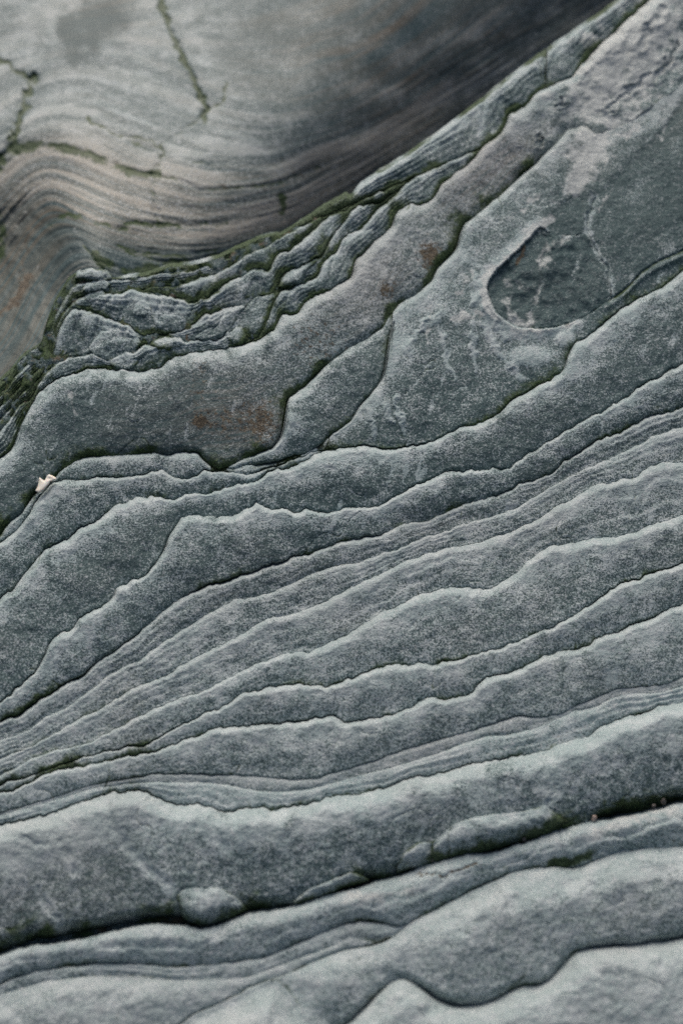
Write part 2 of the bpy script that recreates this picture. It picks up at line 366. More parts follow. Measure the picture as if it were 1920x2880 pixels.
CR9s = ('5 0,470 50,450 130,400 250,360 380,330 480,280 600,220 700,170 800,130 900,100 / 3 1030,1568 1100,1530 1200,1490 1270,1470 1370,1470 / 4 0,1425 80,1390 160,1340 '
        '240,1290 330,1250 400,1215 500,1185 580,1180 650,1180 710,1190 780,1150 840,1110 870,1075 920,1035 990,1000 1080,985 1160,965 1250,960 1350,940 1420,905 1500,885 1568,860')
CR10s = ('5 0,510 60,490 120,480 200,445 300,415 380,385 480,360 570,345 620,345 680,320 740,280 820,240 880,215 920,190 970,175 1030,140 1080,105 1140,95 1200,75 '
         '1240,75 1310,65 1380,80 1440,80 1500,60 / 4 170,1555 230,1530 300,1515 400,1520 500,1510 600,1490 700,1460 820,1430 900,1385 980,1360 1030,1330 1100,1290 '
         '1180,1245 1220,1210 1290,1160 1370,1140 1430,1115 1510,1095 1568,1065')
CR11s = ('5 0,545 80,530 150,490 250,450 370,430 450,410 560,390 640,370 730,350 800,320 880,290 940,260 1000,255 1080,250 1150,245 1240,240 1330,230 1400,215 / '
         '6 0,210 40,210 60,222 80,240 130,230 200,215 280,205 330,185 380,168 400,145 460,125 520,140 580,125 640,105 660,70 700,40 760,25 / 4 800,1555 880,1525 950,1485 '
         '1020,1460 1100,1450 1160,1425 1220,1390 1280,1370 1370,1335 1440,1310 1490,1280 1568,1250')
CR12s = ('5 0,640 100,610 200,580 300,550 400,515 500,495 600,480 700,465 800,465 920,470 1050,470 1180,480 1280,490 1400,485 / 6 0,465 100,440 230,400 340,360 450,325 '
         '580,290 700,255 830,210 940,215 1030,200 1100,160 1190,125 1280,90 1380,80 1500,70 1568,35')
CR12bs = ('5 0,650 200,592 400,530 480,520 560,510 660,500 760,500 880,500 1000,510 1100,535 1180,545 1280,540 1380,530 / 6 0,512 100,485 200,455 300,430 400,400 500,370 600,330 '
          '700,300 800,290 900,270 980,240 1080,190 1180,170 1250,130 1330,107 1450,110 1568,75')
CR13s = ('5 0,690 100,670 220,640 330,600 420,570 500,550 580,540 650,545 690,570 730,590 780,600 850,600 920,605 970,630 1030,630 1080,620 1150,610 1210,625 1280,610 1350,600 '
         '1410,580 / 6 0,565 50,560 130,560 190,535 240,535 280,520 340,490 400,475 480,465 560,445 640,420 740,400 850,385 930,370 1000,345 1070,315 1160,295 1190,260 1270,230 '
         '1340,205 1400,195 1480,165 1568,150')
CR14s = ('5 0,1260 60,1240 150,1215 250,1205 350,1190 450,1165 560,1140 640,1125 700,1120 800,1125 880,1140 940,1135 1020,1105 1090,1075 1180,1065 1280,1050 1390,1015 / 6 0,990 '
         '70,980 150,955 230,935 310,915 400,880 490,850 560,830 620,815 680,815 750,800 840,770 920,745 1000,715 1100,690 1200,665 1300,650 1400,630 1480,610 1568,585')
CR15s = ('D 0,585 80,545 150,525 280,505 400,490 540,487 640,490 760,505 870,495 960,487 1060,475 1160,465 1220,440 1300,405 1400,360 / 6 80,1130 150,1115 230,1120 300,1142 340,1135 '
         '420,1090 500,1050 580,1010 660,970 740,930 830,895 930,880 1000,875 1080,885 1130,870 1200,840 1300,810 1400,790 1480,790 1568,785')
CR15bs = ('D 0,625 200,565 400,540 600,545 800,560 1000,555 1100,545 1180,515 1260,485 1350,450 1440,420 / 6 80,1195 150,1200 230,1205 290,1180 340,1138')
CR16s = ('D 0,1150 500,950 700,830 800,760 850,715 980,660 1060,625 1110,590 1180,565 1280,530 1380,480 1480,440 / 6 125,1235 200,1225 300,1180 340,1138')
CR17s = ('D 1190,600 1230,650 1300,705 1380,745 1450,775 / 6 70,1580 100,1560 170,1490 230,1430 280,1382 330,1365 390,1390 440,1430 500,1470 580,1490 650,1485 720,1470 790,1430 '
         '860,1395 920,1400 980,1370 1040,1300 1090,1250 1140,1235 1240,1225 1350,1220 1430,1205 1500,1200 1568,1185')

C1 = curve(CR1s, 4.0); C2 = curve(CR2s, 2.0); C3 = curve(CR3s, 3.0); C4 = curve(CR4s, 4.5); C5 = curve(CR5s, 4.5)
C6 = curve(CR6s, 3.5); C7 = curve(CR7s, 3.0); C8 = curve(CR8s, 3.0); C9 = curve(CR9s, 3.0); C10 = curve(CR10s, 3.8); C11 = curve(CR11s, 3.8)
C12 = curve(CR12s, 1.5); C12b = curve(CR12bs, 1.5); C13 = curve(CR13s, 3.8); C14 = curve(CR14s, 2.0); C15 = curve(CR15s, 1.5, 4)
C15b = curve(CR15bs, 1.0, 4); C16 = curve(CR16s, 1.0, 4); C17 = curve(CR17s, 1.0, 4)
C2c = curve(CR2c_s, 2.0)
xq = XF
JX = 1103.0                                                  # where the wedge slab meets the ridge slab
C2c = np.where(xq < 590, C2, np.where(xq > JX, C2, np.maximum(C2c, C2)))
C3 = np.maximum(C3, C2c)
C4 = np.where(xq > 945, C3, np.maximum(C4, C3))
C5 = np.maximum(C5, C4 + 2); C6 = np.maximum(C6, C5 + 3); C7 = np.maximum(C7, C6 + 2); C8 = np.maximum(C8, C7 + 3); C9 = np.maximum(C9, C8 + 3)
C10 = np.maximum(C10, C9 + 2); C11 = np.maximum(C11, C10 + 3); C12 = np.maximum(C12, C11 + 3); C12b = np.maximum(C12b, C12); C13 = np.maximum(C13, C12b + 2)
C14 = np.maximum(C14, C13 + 20); C15 = np.maximum(C15, C14 + 10); C15b = np.maximum(C15b, C15); C16 = np.maximum(C16, C15b)
C15b = np.where(xq > 1137, C15, C15b); C16 = np.where(xq > 1137, C15, C16)
C17 = C16 + (np.maximum(C17, C16) - C16) * smooth(745, 880, xq)
CEND = np.full_like(xq, 3350.0)

# ------------------------------------------------------------------ the three masses of rock
main = empty('layered_rock', 'grey green rock outcrop of stacked wavy layers below the ridge', 'rock')
bed = bpy.data.objects.new('crumpled_bed', None); COL.objects.link(bed); bed.parent = main; bed['label'] = 'crumpled knobbly mossy beds along the ridge'
front = empty('rock_ledge', 'rounded pale grey rock ledges in front of the deep dark crevice', 'rock')

def groove(px, py, h, spec, w, depth, jit=4):
    d = dist_poly(px, py, spec, jit); return h - depth * np.exp(-(d / w) ** 2), d

# --- the ridge slab with rust stains
def ex_slab(px, py, h, a, b):
    h, d1 = groove(px, py, h, '3 690,210 740,300 780,400 810,480 835,525', 3.5, 3.0, 3)
    h, d2 = groove(px, py, h, '3 312,320 325,400 330,480 350,560', 5, 2.5, 8)
    ell = lambda cx, cy, rx, ry: np.exp(-(((px - cx) / rx) ** 2 + ((py - cy) / ry) ** 2))
    for sp, w, dp in (('2 1450,340 1475,310 1500,270 1530,215 1545,190', 7, 9), ('2 1150,240 1190,200 1230,160 1275,145', 12, 9), ('2 1020,450 1040,460', 5, 5), ('2 1250,470 1330,400 1420,330', 8, 5), ('2 1380,200 1420,120 1480,40', 9, 5), ('2 940,600 930,640', 5, 5)):
        dq = dist_poly(px, py, sp, 16); h = h - dp * np.exp(-(dq / w) ** 2); h = h + 3 * np.exp(-((dq - 2 * w) / w) ** 2)
    h = h + 7 * fbm(px, py, 60, 3, 19) * smooth(1300, 1600, px)
    rust = 0.95 * ell(562, 1187, 20, 16) + 0.42 * ell(640, 1180, 95, 75) + 0.75 * ell(1210, 720, 40, 52) + 0.6 * ell(1090, 815, 34, 34) \
        + 0.5 * ell(745, 1190, 50, 70) + 0.35 * ell(560, 1070, 30, 80) + 0.35 * ell(900, 960, 130, 90)
    warm = 0.6 * ell(650, 1160, 190, 150) + 0.6 * ell(1010, 800, 190, 160) + 0.7 * ell(1350, 480, 260, 200)
    qz = 0.85 * ell(1690, 230, 170, 210) + 0.7 * ell(1830, 60, 150, 150) + 0.6 * ell(1180, 700, 60, 60) + 0.45 * np.exp(-(d1 / 4) ** 2) + 0.5 * np.exp(-(d2 / 8) ** 2) + 0.4 * ell(1060, 780, 60, 90)
    return h, {'rust': lambda v: v + rust, 'warm': lambda v: v + warm, 'quartz': lambda v: v + qz,
               'moss': lambda v: v * np.where(px > 1500, 0.3, 1) * 1.1, 'speck': lambda v: v + 0.5 * smooth(500, 900, px)}
slab = Layer(C1, C2, amp=0.24, wmax=230, crest=0.16, cmax=34, face=0.8, pw=1.6, bot=26, gt=14, gb=16, wear=0.85, wearw=0.4, speck=0.12, moss=0.95, mossw=27, extra=ex_slab, tmoss=0.5, soft=(('b', 1590, 1680, 22, 90),))
slab.build('ridge_slab', main, 'smooth dark green slab with brown rust stains')

# --- wedge slab beneath it, and the streaked slab with the dark pocket
Layer(C2, C2c, 640, JX + 4, amp=0.28, wmax=120, base=2, crest=0.2, bot=12, wear=0.9, speck=0.25, moss=0.5, extra=None).build('rock_layer', main, 'dark wedge of rock with a pale left edge')
Layer(C2, C3, -430, 594, base=2, amp=0.26, wmax=80, crest=0.3, bot=8, wear=0.6, speck=0.55, moss=0.35, tmoss=0.3).build('rock_layer', main, 'thin speckled lens of rock beside the shell fragment')

PTs = ('Z 276,600 290,545 330,488 420,418 480,350 560,270 615,212 650,215 690,245 730,264 850,264 925,248 965,315 1000,385 1050,470 1075,560 1090,640')
PBs = ('Z 276,605 290,700 340,780 400,840 500,875 600,885 740,870 860,830 960,780 1050,712 1090,660')
SDT = curve('2 990,955 1020,900 1080,850 1180,825 1240,790 1300,740 1400,640 1500,520 1568,400', 3, 3)
SDBs = 'Z 1050,712 1150,650 1220,590 1290,510 1400,440 1480,400 1568,365 1800,250'
PX0 = 1250 + 276 / 2.34
PX1 = 1250 + 1090 / 2.34
PT = curve(PTs, 3.4, 2, False, 26); PB = curve(PBs, 1.6, 2, False); PB = np.maximum(PB, PT + 0.9)
SDB = curve(SDBs, 1.0, 3)
def in_pocket(px, py, pad=0.0):
    dT = dist_to(px, py, PT, PX0, PX1, 60, 4); dB = dist_to(px, py, PB, PX0, PX1, 60, 4)
    ins = (px > PX0) & (px < PX1) & (py > at(PT, px)) & (py < at(PB, px))
    return np.where(ins, np.minimum(dT, dB), -np.minimum(dT, dB))
def ex_streak(px, py, h, a, b):
    d = in_pocket(px, py)
    h = h - 60 * smooth(3, 12, d)
    rim = np.exp(-(np.maximum(-d, 0) / 20) ** 1.3) * (d <= 2) * np.maximum(smooth(1560, 1480, px), 0.8 * smooth(885, 910, py) * smooth(1660, 1600, px))
    top = py - at(SDT, px); bt = at(SDB, px) - py
    dark = smooth(-16, 26, top + 16 * fbm(px, py, 70, 3, 65)) * smooth(-2, 3, bt) * smooth(1530, 1560, px + 12 * fbm(px, py, 40, 2, 66))
    gd = np.exp(-(bt / 5.0) ** 2) * smooth(1690, 1720, px); h = h - 9 * gd + 9 * np.exp(-((bt + 13) / 9) ** 2) * smooth(1690, 1720, px) - 5 * dark
    vein = 0
    for sp, w, dp in (('Z 985,20 950,120 942,230', 5, 9), ('Z 942,235 965,315 1003,390 1060,480 1085,600 1088,660', 4, 6)):
        d_ = dist_poly(px, py, sp, 8); h = h - dp * np.exp(-(d_ / w) ** 2); vein = vein + np.exp(-((d_ - 7) / 7) ** 2)
    h = h + 9 * rim
    st = 0
    for sp, w in (('4 480,0 510,80 525,190 560,260', 9), ('4 300,330 320,420 345,500', 8), ('4 690,20 750,140 800,200 860,260', 10), ('4 640,0 640,120 660,220', 9),
                  ('4 180,390 195,450 210,510', 10), ('4 430,20 380,70 350,130', 10), ('4 250,360 270,410 280,440', 9), ('2 420,1440 460,1400 500,1380', 10),
                  ('2 640,1200 670,1270 640,1340', 10), ('2 690,1350 740,1440 790,1500', 12)):
        g = np.exp(-(dist_poly(px, py, sp, 14) / (0.7 * w)) ** 2); st = st + g; h = h + 4.5 * g
    pb = np.exp(-(((px - 1490) / 66) ** 2 + ((py - 1003) / 30) ** 2) ** 2); h = h + 9 * pb
    pb2 = np.exp(-(((px - 1590) / 26) ** 2 + ((py - 955) / 22) ** 2) ** 2); h = h + 8 * pb2
    qz = 1.0 * np.exp(-(dist_poly(px, py, '2 1568,0 1480,140 1380,260 1250,420 1200,560 1150,700 1090,800 1060,860', 20) / 70) ** 2) * smooth(640, 300, py) \
        + 0.9 * np.exp(-(dist_poly(px, py, '2 1180,620 1110,760 1080,830', 10) / 26) ** 2) + 0.8 * np.exp(-(dist_poly(px, py, '2 870,1090 930,1010 985,960', 8) / 14) ** 2)
    vq = 0
    for sp, w in (('2 1160,600 1220,650 1230,720', 6), ('2 1290,600 1370,560 1450,520', 6), ('2 1400,660 1450,610 1500,560', 5), ('2 980,1040 1060,1035 1110,1045', 6), ('2 1180,1100 1230,1190 1280,1230', 5), ('2 860,930 900,880 940,860', 9), ('2 1240,850 1200,910 1185,980', 6), ('2 700,1220 690,1300 740,1400', 13), ('2 640,1190 600,1270 570,1300', 9), ('2 560,1400 640,1380 690,1390', 9), ('2 430,1500 470,1420 450,1360', 8)):
        vq = vq + 0.7 * np.exp(-(dist_poly(px, py, sp, 16) / w) ** 2)
    near = np.exp(-(((px - 1330) / 240) ** 2 + ((py - 880) / 190) ** 2))
    return h, {'speck': lambda v: v - 0.25 * dark, 'moss': lambda v: v * (1 - dark) + 0.5 * gd, 'wear': lambda v: v * (1 - 0.5 * dark) + 0.35 * dark * np.clip(fbm(px, py, 90, 3, 211), 0, 1) + 1.5 * rim + 0.5 * vein + 1.0 * st * (1 - dark) + 0.12 * near + 0.7 * pb + 0.6 * pb2, 'quartz': lambda v: v + qz + 0.85 * rim + vq, 'warm': lambda v: v + 0.3 * smooth(500, 200, py)}
L3T = np.where(xq < JX, C2c, C2)
streak = Layer(L3T, C3, 575, 2350, amp=0.16, wmax=200, crest=0.1, cmax=16, bot=6, face=0.75, wear=0.9, speck=0.3, moss=0.55, extra=ex_streak, tone=0.35, soft=(('t', 1590, 1680, 22, 90),))
streak_o = streak.build('streaked_slab', main, 'pale streaked slab around the dark oval pocket')
def ex_dark(px, py, h, a, b):
    q = 0
    for sp, w, dp in (('Z 620,210 690,290 660,380 620,470 640,560 610,640 590,720 570,820', 6, 6), ('Z 800,262 730,330 700,420', 4, 2),
                      ('Z 300,600 400,600 420,560 540,620', 5, 3), ('Z 400,690 420,740 450,790', 6, 3)):
        d = dist_poly(px, py, sp, 9); h = h - dp * np.exp(-(d / w) ** 2) + 4 * np.exp(-(d / 16) ** 2)
        q = q + 0.8 * np.exp(-((d - 5) / 9) ** 2)
    bl = np.exp(-(((px - 1430) / 70) ** 2 + ((py - 910) / 20) ** 2))
    rs = 0.9 * np.exp(-(dist_poly(px, py, 'Z 525,340 500,400 470,450', 4) / 7) ** 2)
    ed = 0.5 * np.exp(-(np.minimum(a, b) / 9) ** 2) * (0.6 + fbm(px, py, 50, 3, 63))
    return h, {'wear': lambda v: v + 0.8 * ed, 'quartz': lambda v: v + q * 0.6 + bl * 0.8 + 0.3 * ed, 'rust': lambda v: v + rs}
def dark_base(px, py):
    s2 = Layer.__new__(Layer); s2.__dict__.update(streak.__dict__); s2.extra = None
    return s2.height(px, py) - 7 * smooth(1560, 1380, px)
Layer(PT, PB, PX0, PX1, base=-5, amp=0.02, wmax=60, crest=0.1, cmin=6, cmax=10, bot=6, gt=3, gb=3, wear=0.2, speck=-0.1, moss=0.5, mossw=8, tmoss=0.2, tone=0.05, extra=ex_dark,
      base_fn=dark_base, rough=1.3, face=0.2).build('pocket_stone', streak_o, 'smooth dark blue grey stone with pale veins')

# --- the stacked layers
Layer(C3, C4, -430, 946, amp=0.30, wmax=110, crest=0.14, cmax=18, bot=9, wear=0.85, speck=0.45, moss=0.45).build('rock_layer', main, 'speckled layer running down from the shell fragment')
L5T = np.where(xq < 945, C4, C3)
Layer(L5T, C5, amp=0.27, wmax=150, crest=0.12, cmax=20, bot=8, gb=6, wear=1.05, speck=0.3, moss=0.15).build('rock_layer', main)
Layer(C5, C6, amp=0.30, wmax=150, crest=0.12, cmax=18, bot=12, gb=18, wear=0.95, speck=0.42, moss=0.55, mossw=16).build('rock_layer', main)
Layer(C6, C7, amp=0.24, wmax=70, crest=0.2, bot=1, gt=6, gb=0, face=1.0, wear=0.75, speck=0.5, moss=0.08, warm=0.15, lam=(3, 2.6)).build('rock_layer', main)
Layer(C7, C8, amp=0.17, wmax=80, crest=0.2, bot=1, gt=0.5, gb=4, face=1.0, pw=1.0, wear=0.8, speck=0.6, moss=0.18, warm=0.14, lam=(4, 2.6)).build('rock_layer', main)
Layer(C8, C9, amp=0.17, wmax=120, crest=0.18, bot=1, gt=0.5, gb=4, face=1.0, pw=1.0, wear=0.85, speck=0.6, moss=0.18, warm=0.14, lam=(3, 2.6)).build('rock_layer', main)
Layer(C9, C10, amp=0.22, wmax=130, crest=0.18, cmax=24, bot=5, gt=1, gb=10, wear=0.95, speck=0.5, moss=0.45, mossw=16, warm=0.06).build('rock_layer', main)
Layer(C10, C11, amp=0.30, wmax=110, crest=0.15, cmax=16, bot=6, gb=10, wear=0.95, speck=0.5, moss=0.5, mossw=14, warm=0.08).build('rock_layer', main)
Layer(C11, C12, amp=0.28, wmax=120, crest=0.15, cmax=18, bot=6, gb=6, wear=0.95, speck=0.5, moss=0.3, mossw=12, warm=0.08).build('rock_layer', main)
Layer(C12, C12b, amp=0.16, wmax=40, crest=0.4, bot=1, gt=1, gb=0, face=1.0, wear=0.6, speck=0.6, moss=0.2, warm=0.3, lam=(3, 2.6)).build('rock_layer', main, 'thin pale laminated band')
Layer(C12b, C13, amp=0.2, wmax=50, crest=0.4, bot=7, gt=0.5, gb=14, wear=0.7, speck=0.6, moss=0.5, mossw=12, lam=(3, 6)).build('rock_layer', main, 'thin greenish laminated band')
def ex_thick(px, py, h, a, b):
    g = 0
    for sp, w in (('5 170,970 210,1040 260,1110 270,1170', 9), ('5 480,620 500,700 560,780 640,870 760,970', 12), ('5 930,680 960,740 990,800', 12), ('5 270,760 330,900', 10), ('6 990,470 1010,540 975,590', 8),
                  ('5 0,745 90,735 150,770 210,775', 9)):
        d = dist_poly(px, py, sp, 10); h = h - 5 * np.exp(-(d / w) ** 2) + 3 * np.exp(-(d / (w * 2.5)) ** 2); g = g + np.exp(-((d - 8) / w) ** 2)
    pl = smooth(620, 200, px) * np.exp(-((a - 40) / 80) ** 2)
    pl = pl + 0.7 * np.exp(-(dist_poly(px, py, '6 1050,350 1200,290 1330,250 1420,220', 6) / 26) ** 2)
    return h, {'wear': lambda v: v + 0.35 * g + 0.95 * pl, 'warm': lambda v: v + 0.25 * smooth(500, 100, px)}
thick = Layer(C13, C14, amp=0.30, wmax=240, crest=0.22, cmax=50, bot=52, gt=6, gb=85, face=0.85, pw=1.5, wear=1.15, wearw=0.45, speck=0.32, moss=1.1, mossw=34, extra=ex_thick, over=16)
thick_o = thick.build('thick_layer', main, 'thick dark rounded layer above the deep crevice')
def thick_base(px, py):
    s2 = Layer.__new__(Layer); s2.__dict__.update(thick.__dict__); s2.extra = None; s2.gb = 20
    return s2.height(px, py)
def lens(top, bot, parent, name='rock_nodule', jit=1.2, grow=0.0, **kw):
    P, Q = pts(top), pts(bot)
    x0, x1 = min(P[0][0], Q[0][0]), max(P[-1][0], Q[-1][0])
    e0 = (x0, (P[0][1] + Q[0][1]) / 2); e1 = (x1, (P[-1][1] + Q[-1][1]) / 2)
    T = curve([e0] + P[1:-1] + [e1], jit, 2, False, 22); B = curve([e0] + Q[1:-1] + [e1], jit, 2, False, 22)
    env = smooth(x0 - 2, x0 + 14, XF) * smooth(x1 + 2, x1 - 14, XF) * grow; T = T - env; B = B + env
    B = np.maximum(B, T + 0.9)
    k = dict(amp=0.26, wmax=90, gt=4, wear=0.7, wearw=0.35, speck=0.4, moss=0.55, mossw=9, tmoss=0.35, lens=True, over=6)
    k.update(kw)
    return Layer(T, B, x0, x1, **k).build(name, parent)
lens('5 783,1003 800,980 850,968 900,972 935,966 960,965 1010,990 1060,1020 1088,1062', '5 783,1005 790,1050 805,1090 830,1115 900,1130 1000,1105 1088,1064', thick_o, 'rock_flake', base_fn=thick_base, base=6, amp=0.10, moss=0.8, mossw=18)
lens('6 305,895 320,850 340,810 390,770 450,765 480,758 520,720 570,682 640,660 740,642 850,635 960,605 1060,660', '6 305,900 400,870 490,845 620,812 750,796 840,766 960,735 1060,690', thick_o, 'rock_flake', base_fn=thick_base, base=7, amp=0.13, moss=1.0, mossw=26)
lens('5 1290,1030 1330,1000 1370,970 1430,950 1500,918 / 6 0,945 60,920 110,898 150,915 185,930', '5 1290,1035 1390,1008 1480,984 / 6 0,978 60,968 185,936', thick_o, 'rock_flake', base_fn=thick_base, base=12, amp=0.2, moss=0.9, mossw=16)

# --- the front ledges
def ex_ledge(px, py, h, a, b):
    q = 0.8 * np.exp(-(dist_poly(px, py, '6 100,1010 250,1000 370,985', 10) / 20) ** 2) + 0.6 * np.exp(-(dist_poly(px, py, '6 1150,740 1300,680 1450,640 1568,640', 8) / 24) ** 2)
    d = dist_poly(px, py, '6 370,915 470,905 520,915 600,880 660,860', 8); h = h - 5 * np.exp(-(d / 4) ** 2)
    rs = 0.6 * np.exp(-(d / 5) ** 2)
    e = dist_poly(px, py, '6 1000,860 1080,850 1160,820 1300,790', 5); h = h - 7 * np.exp(-(e / 12) ** 2)
    return h, {'quartz': lambda v: v + q, 'rust': lambda v: v + rs, 'moss': lambda v: v + 0.9 * np.exp(-(e / 14) ** 2) * smooth(1700, 1640, px)}
Layer(C14, C15, amp=0.34, wmax=110, base=0, crest=0.45, cmin=24, cmax=60, bot=14, gt=40, gb=10, wear=0.65, wearw=0.5, speck=0.5, moss=0.55, mossw=14, extra=ex_ledge, over=24, lam=(2, 5)).build('rock_layer', front, 'rounded ledge just below the deep crevice')
Layer(C15, C15b, -430, 1139, amp=0.16, wmax=50, crest=0.5, bot=1, gt=1, gb=0, face=1.0, wear=0.6, speck=0.5, moss=0.3, warm=0.15, lam=(2, 5)).build('rock_layer', front, 'thin blurred lamina')
Layer(C15b, C16, -430, 1139, amp=0.18, wmax=220, crest=0.5, cmax=110, bot=16, gt=0, gb=10, wear=0.6, wearw=0.7, speck=0.75, moss=0.4, mossw=14, warm=0.25).build('rock_layer', front, 'pale smooth mound at the lower corner')
C16R = np.where(xq < 1137, C16, C15)
Layer(C16R, C17, 744, 2350, amp=0.28, wmax=260, crest=0.5, cmin=16, cmax=130, bot=30, gt=2, gb=18, face=0.6, wear=0.75, wearw=0.45, speck=0.6, moss=0.45, mossw=16, warm=0.1, soft=(('b', 1010, 900, 10, 60),)).build('rock_layer', front, 'large rounded bulge')
Layer(C17, CEND, -430, 2350, amp=0.26, wmax=300, crest=0.4, cmin=20, cmax=90, bot=10, gt=14, gb=10, face=0.5, wear=0.55, wearw=0.9, speck=0.85, moss=0.05, warm=0.15, base=4, soft=(('t', 1010, 900, 10, 60),)).build('rock_layer', front, 'nearest pale grey boulder edge')

# --- crumpled bed between the ridge slab and the hollow
RTs = ('A 0,1790 120,1670 230,1540 320,1440 400,1390 465,1350 480,1290 530,1120 600,930 700,760 760,650 850,570 900,555 1050,545 1150,555 1230,630 / B 380,262 480,250 640,235 780,195 / C 60,655 240,640 350,610 470,570 600,510 720,450 830,420 890,425 950,390 1050,320 1220,210 1380,120 / 2 0,885 150,815 300,720 450,620 560,540 '
       '700,430 850,310 950,240 1080,150 1180,80 1290,0')
K2s = ('A 0,1930 60,1870 150,1740 230,1650 330,1570 430,1540 530,1495 545,1400 560,1200 590,1080 640,980 720,830 800,720 860,690 1000,665 1130,655 1235,650 / B 400,268 600,255 / C 0,700 150,690 250,680 420,620 560,570 650,540 760,480 850,440 900,430 960,385')
K3s = ('A 0,2060 100,1960 200,1850 300,1760 400,1660 510,1560 560,1480 600,1250 650,1100 720,1000 790,900 870,850 950,830 1050,800 1200,800 1300,800 / B 420,400 / B 560,340 630,360 700,335 770,320 840,325 / C 20,790 90,800 180,775 300,740 430,690 520,640 640,560 720,530 860,450 960,390 1060,325 1220,218 1380,128 1568,40')
K4s = ('B 560,400 680,405 800,412 900,405 960,440 1020,442 / C 180,930 300,890 400,850 470,790 550,750 640,690 740,670 790,690 830,620 860,580 950,530 1000,480 1060,430 1130,370 1280,270 1350,230 1450,190 / 2 '
       '200,800 300,735 400,670 450,655 500,640 570,600 620,560 700,480 800,400 870,350 925,300')
K5s = ('A 0,2190 80,2110 170,1990 250,1900 350,1820 440,1720 500,1620 580,1500 620,1330 660,1180 730,1050 800,980 900,970 1000,990 1100,1040 1200,1070 1300,1110 1400,1150 / B 560,720 650,765 / C 0,1150 100,1140 190,1110 270,1060 320,1010 380,990 450,970 560,950 640,940 680,890 720,870 820,850 860,820 880,740 930,690 1040,650 1130,610 1190,570 1240,480 1290,390 1340,330 1400,250 1480,200 / 2 '
       '235,895 290,850 350,800 440,745 500,690 560,650 630,600 700,530 760,475 830,445 880,395 925,385')
K6s = ('A 0,2320 70,2230 150,2130 220,2030 340,1960 400,1830 460,1750 520,1660 640,1560 760,1520 900,1485 1000,1450 1100,1500 1200,1540 1300,1505 1480,1450 1568,1400 / B 625,840 700,852 / C 0,1190 150,1200 300,1190 400,1200 470,1170 520,1130 580,1100 610,1130 640,1180 710,1170 750,1110 790,1050 810,970 840,900 880,830 1010,790 1100,760 1170,720 1180,640 1220,590 1300,540 1340,450 1400,400 1480,370 1530,320 / 2 '
       '190,960 240,905 300,856 350,806 440,750 500,695 560,655 630,605 700,535 760,480 830,450 880,400 915,392 935,330 960,250')
RT = curve(RTs, 1.5); K2 = np.maximum(curve(K2s, 2.5), RT); K3 = np.maximum(curve(K3s, 2.5), K2); K4 = np.maximum(curve(K4s, 4.5), K3)
K5 = np.maximum(curve(K5s, 4.5), K4); K6 = np.maximum(curve(K6s, 4.5), K5); K6 = np.where(xq > 1535, RT, np.minimum(K6, C1)); K5 = np.minimum(K5, K6); K4 = np.minimum(K4, K5); K3 = np.minimum(K3, K4); K2 = np.minimum(K2, K3)
K2 = np.where(xq > 830, RT, K2)
K4 = K3 + (np.minimum(K4, K5) - K3) * smooth(360, 450, xq)
kw = dict(cmin=5, wear=0.75, speck=0.32, moss=1.15, mossw=15, tmoss=0.6, gt=11, gb=14, bot=3, crest=0.2, cmax=11, wmax=70, lobe=0.4, gmin=0.7, lam=(2, 4))
kl = dict(kw); kl['lam'] = (5, 8)
Layer(RT, K2, -430, 840, base=-4, amp=0.26, **{**kl, 'wear': 0.25}).build('rock_layer', bed, 'thin mossy stripe wrapping over the fold at the hollow edge')
Layer(K2, K3, -430, 1540, base=-2, amp=0.26, **kl).build('rock_layer', bed)
Layer(K3, K4, 355, 1540, base=0, amp=0.32, **kl).build('rock_layer', bed)
Layer(K4, K5, -430, 1540, base=2, amp=0.28, **kl).build('rock_layer', bed)
Layer(K5, K6, -430, 1540, base=0, amp=0.28, **kl).build('rock_layer', bed)
def ex_ridge(px, py, h, a, b):
    return h, {'quartz': lambda v: v + 0.7 * np.exp(-(((px - 1660) / 60) ** 2 + ((py - 110) / 50) ** 2)) + 0.8 * smooth(1700, 1850, px) + 0.6 * np.exp(-(((px - 1440) / 50) ** 2 + ((py - 260) / 40) ** 2))}
Layer(K6, C1, -430, 2350, base=3, amp=0.28, extra=ex_ridge, **kl).build('rock_layer', bed, 'crest layer along the top of the ridge')

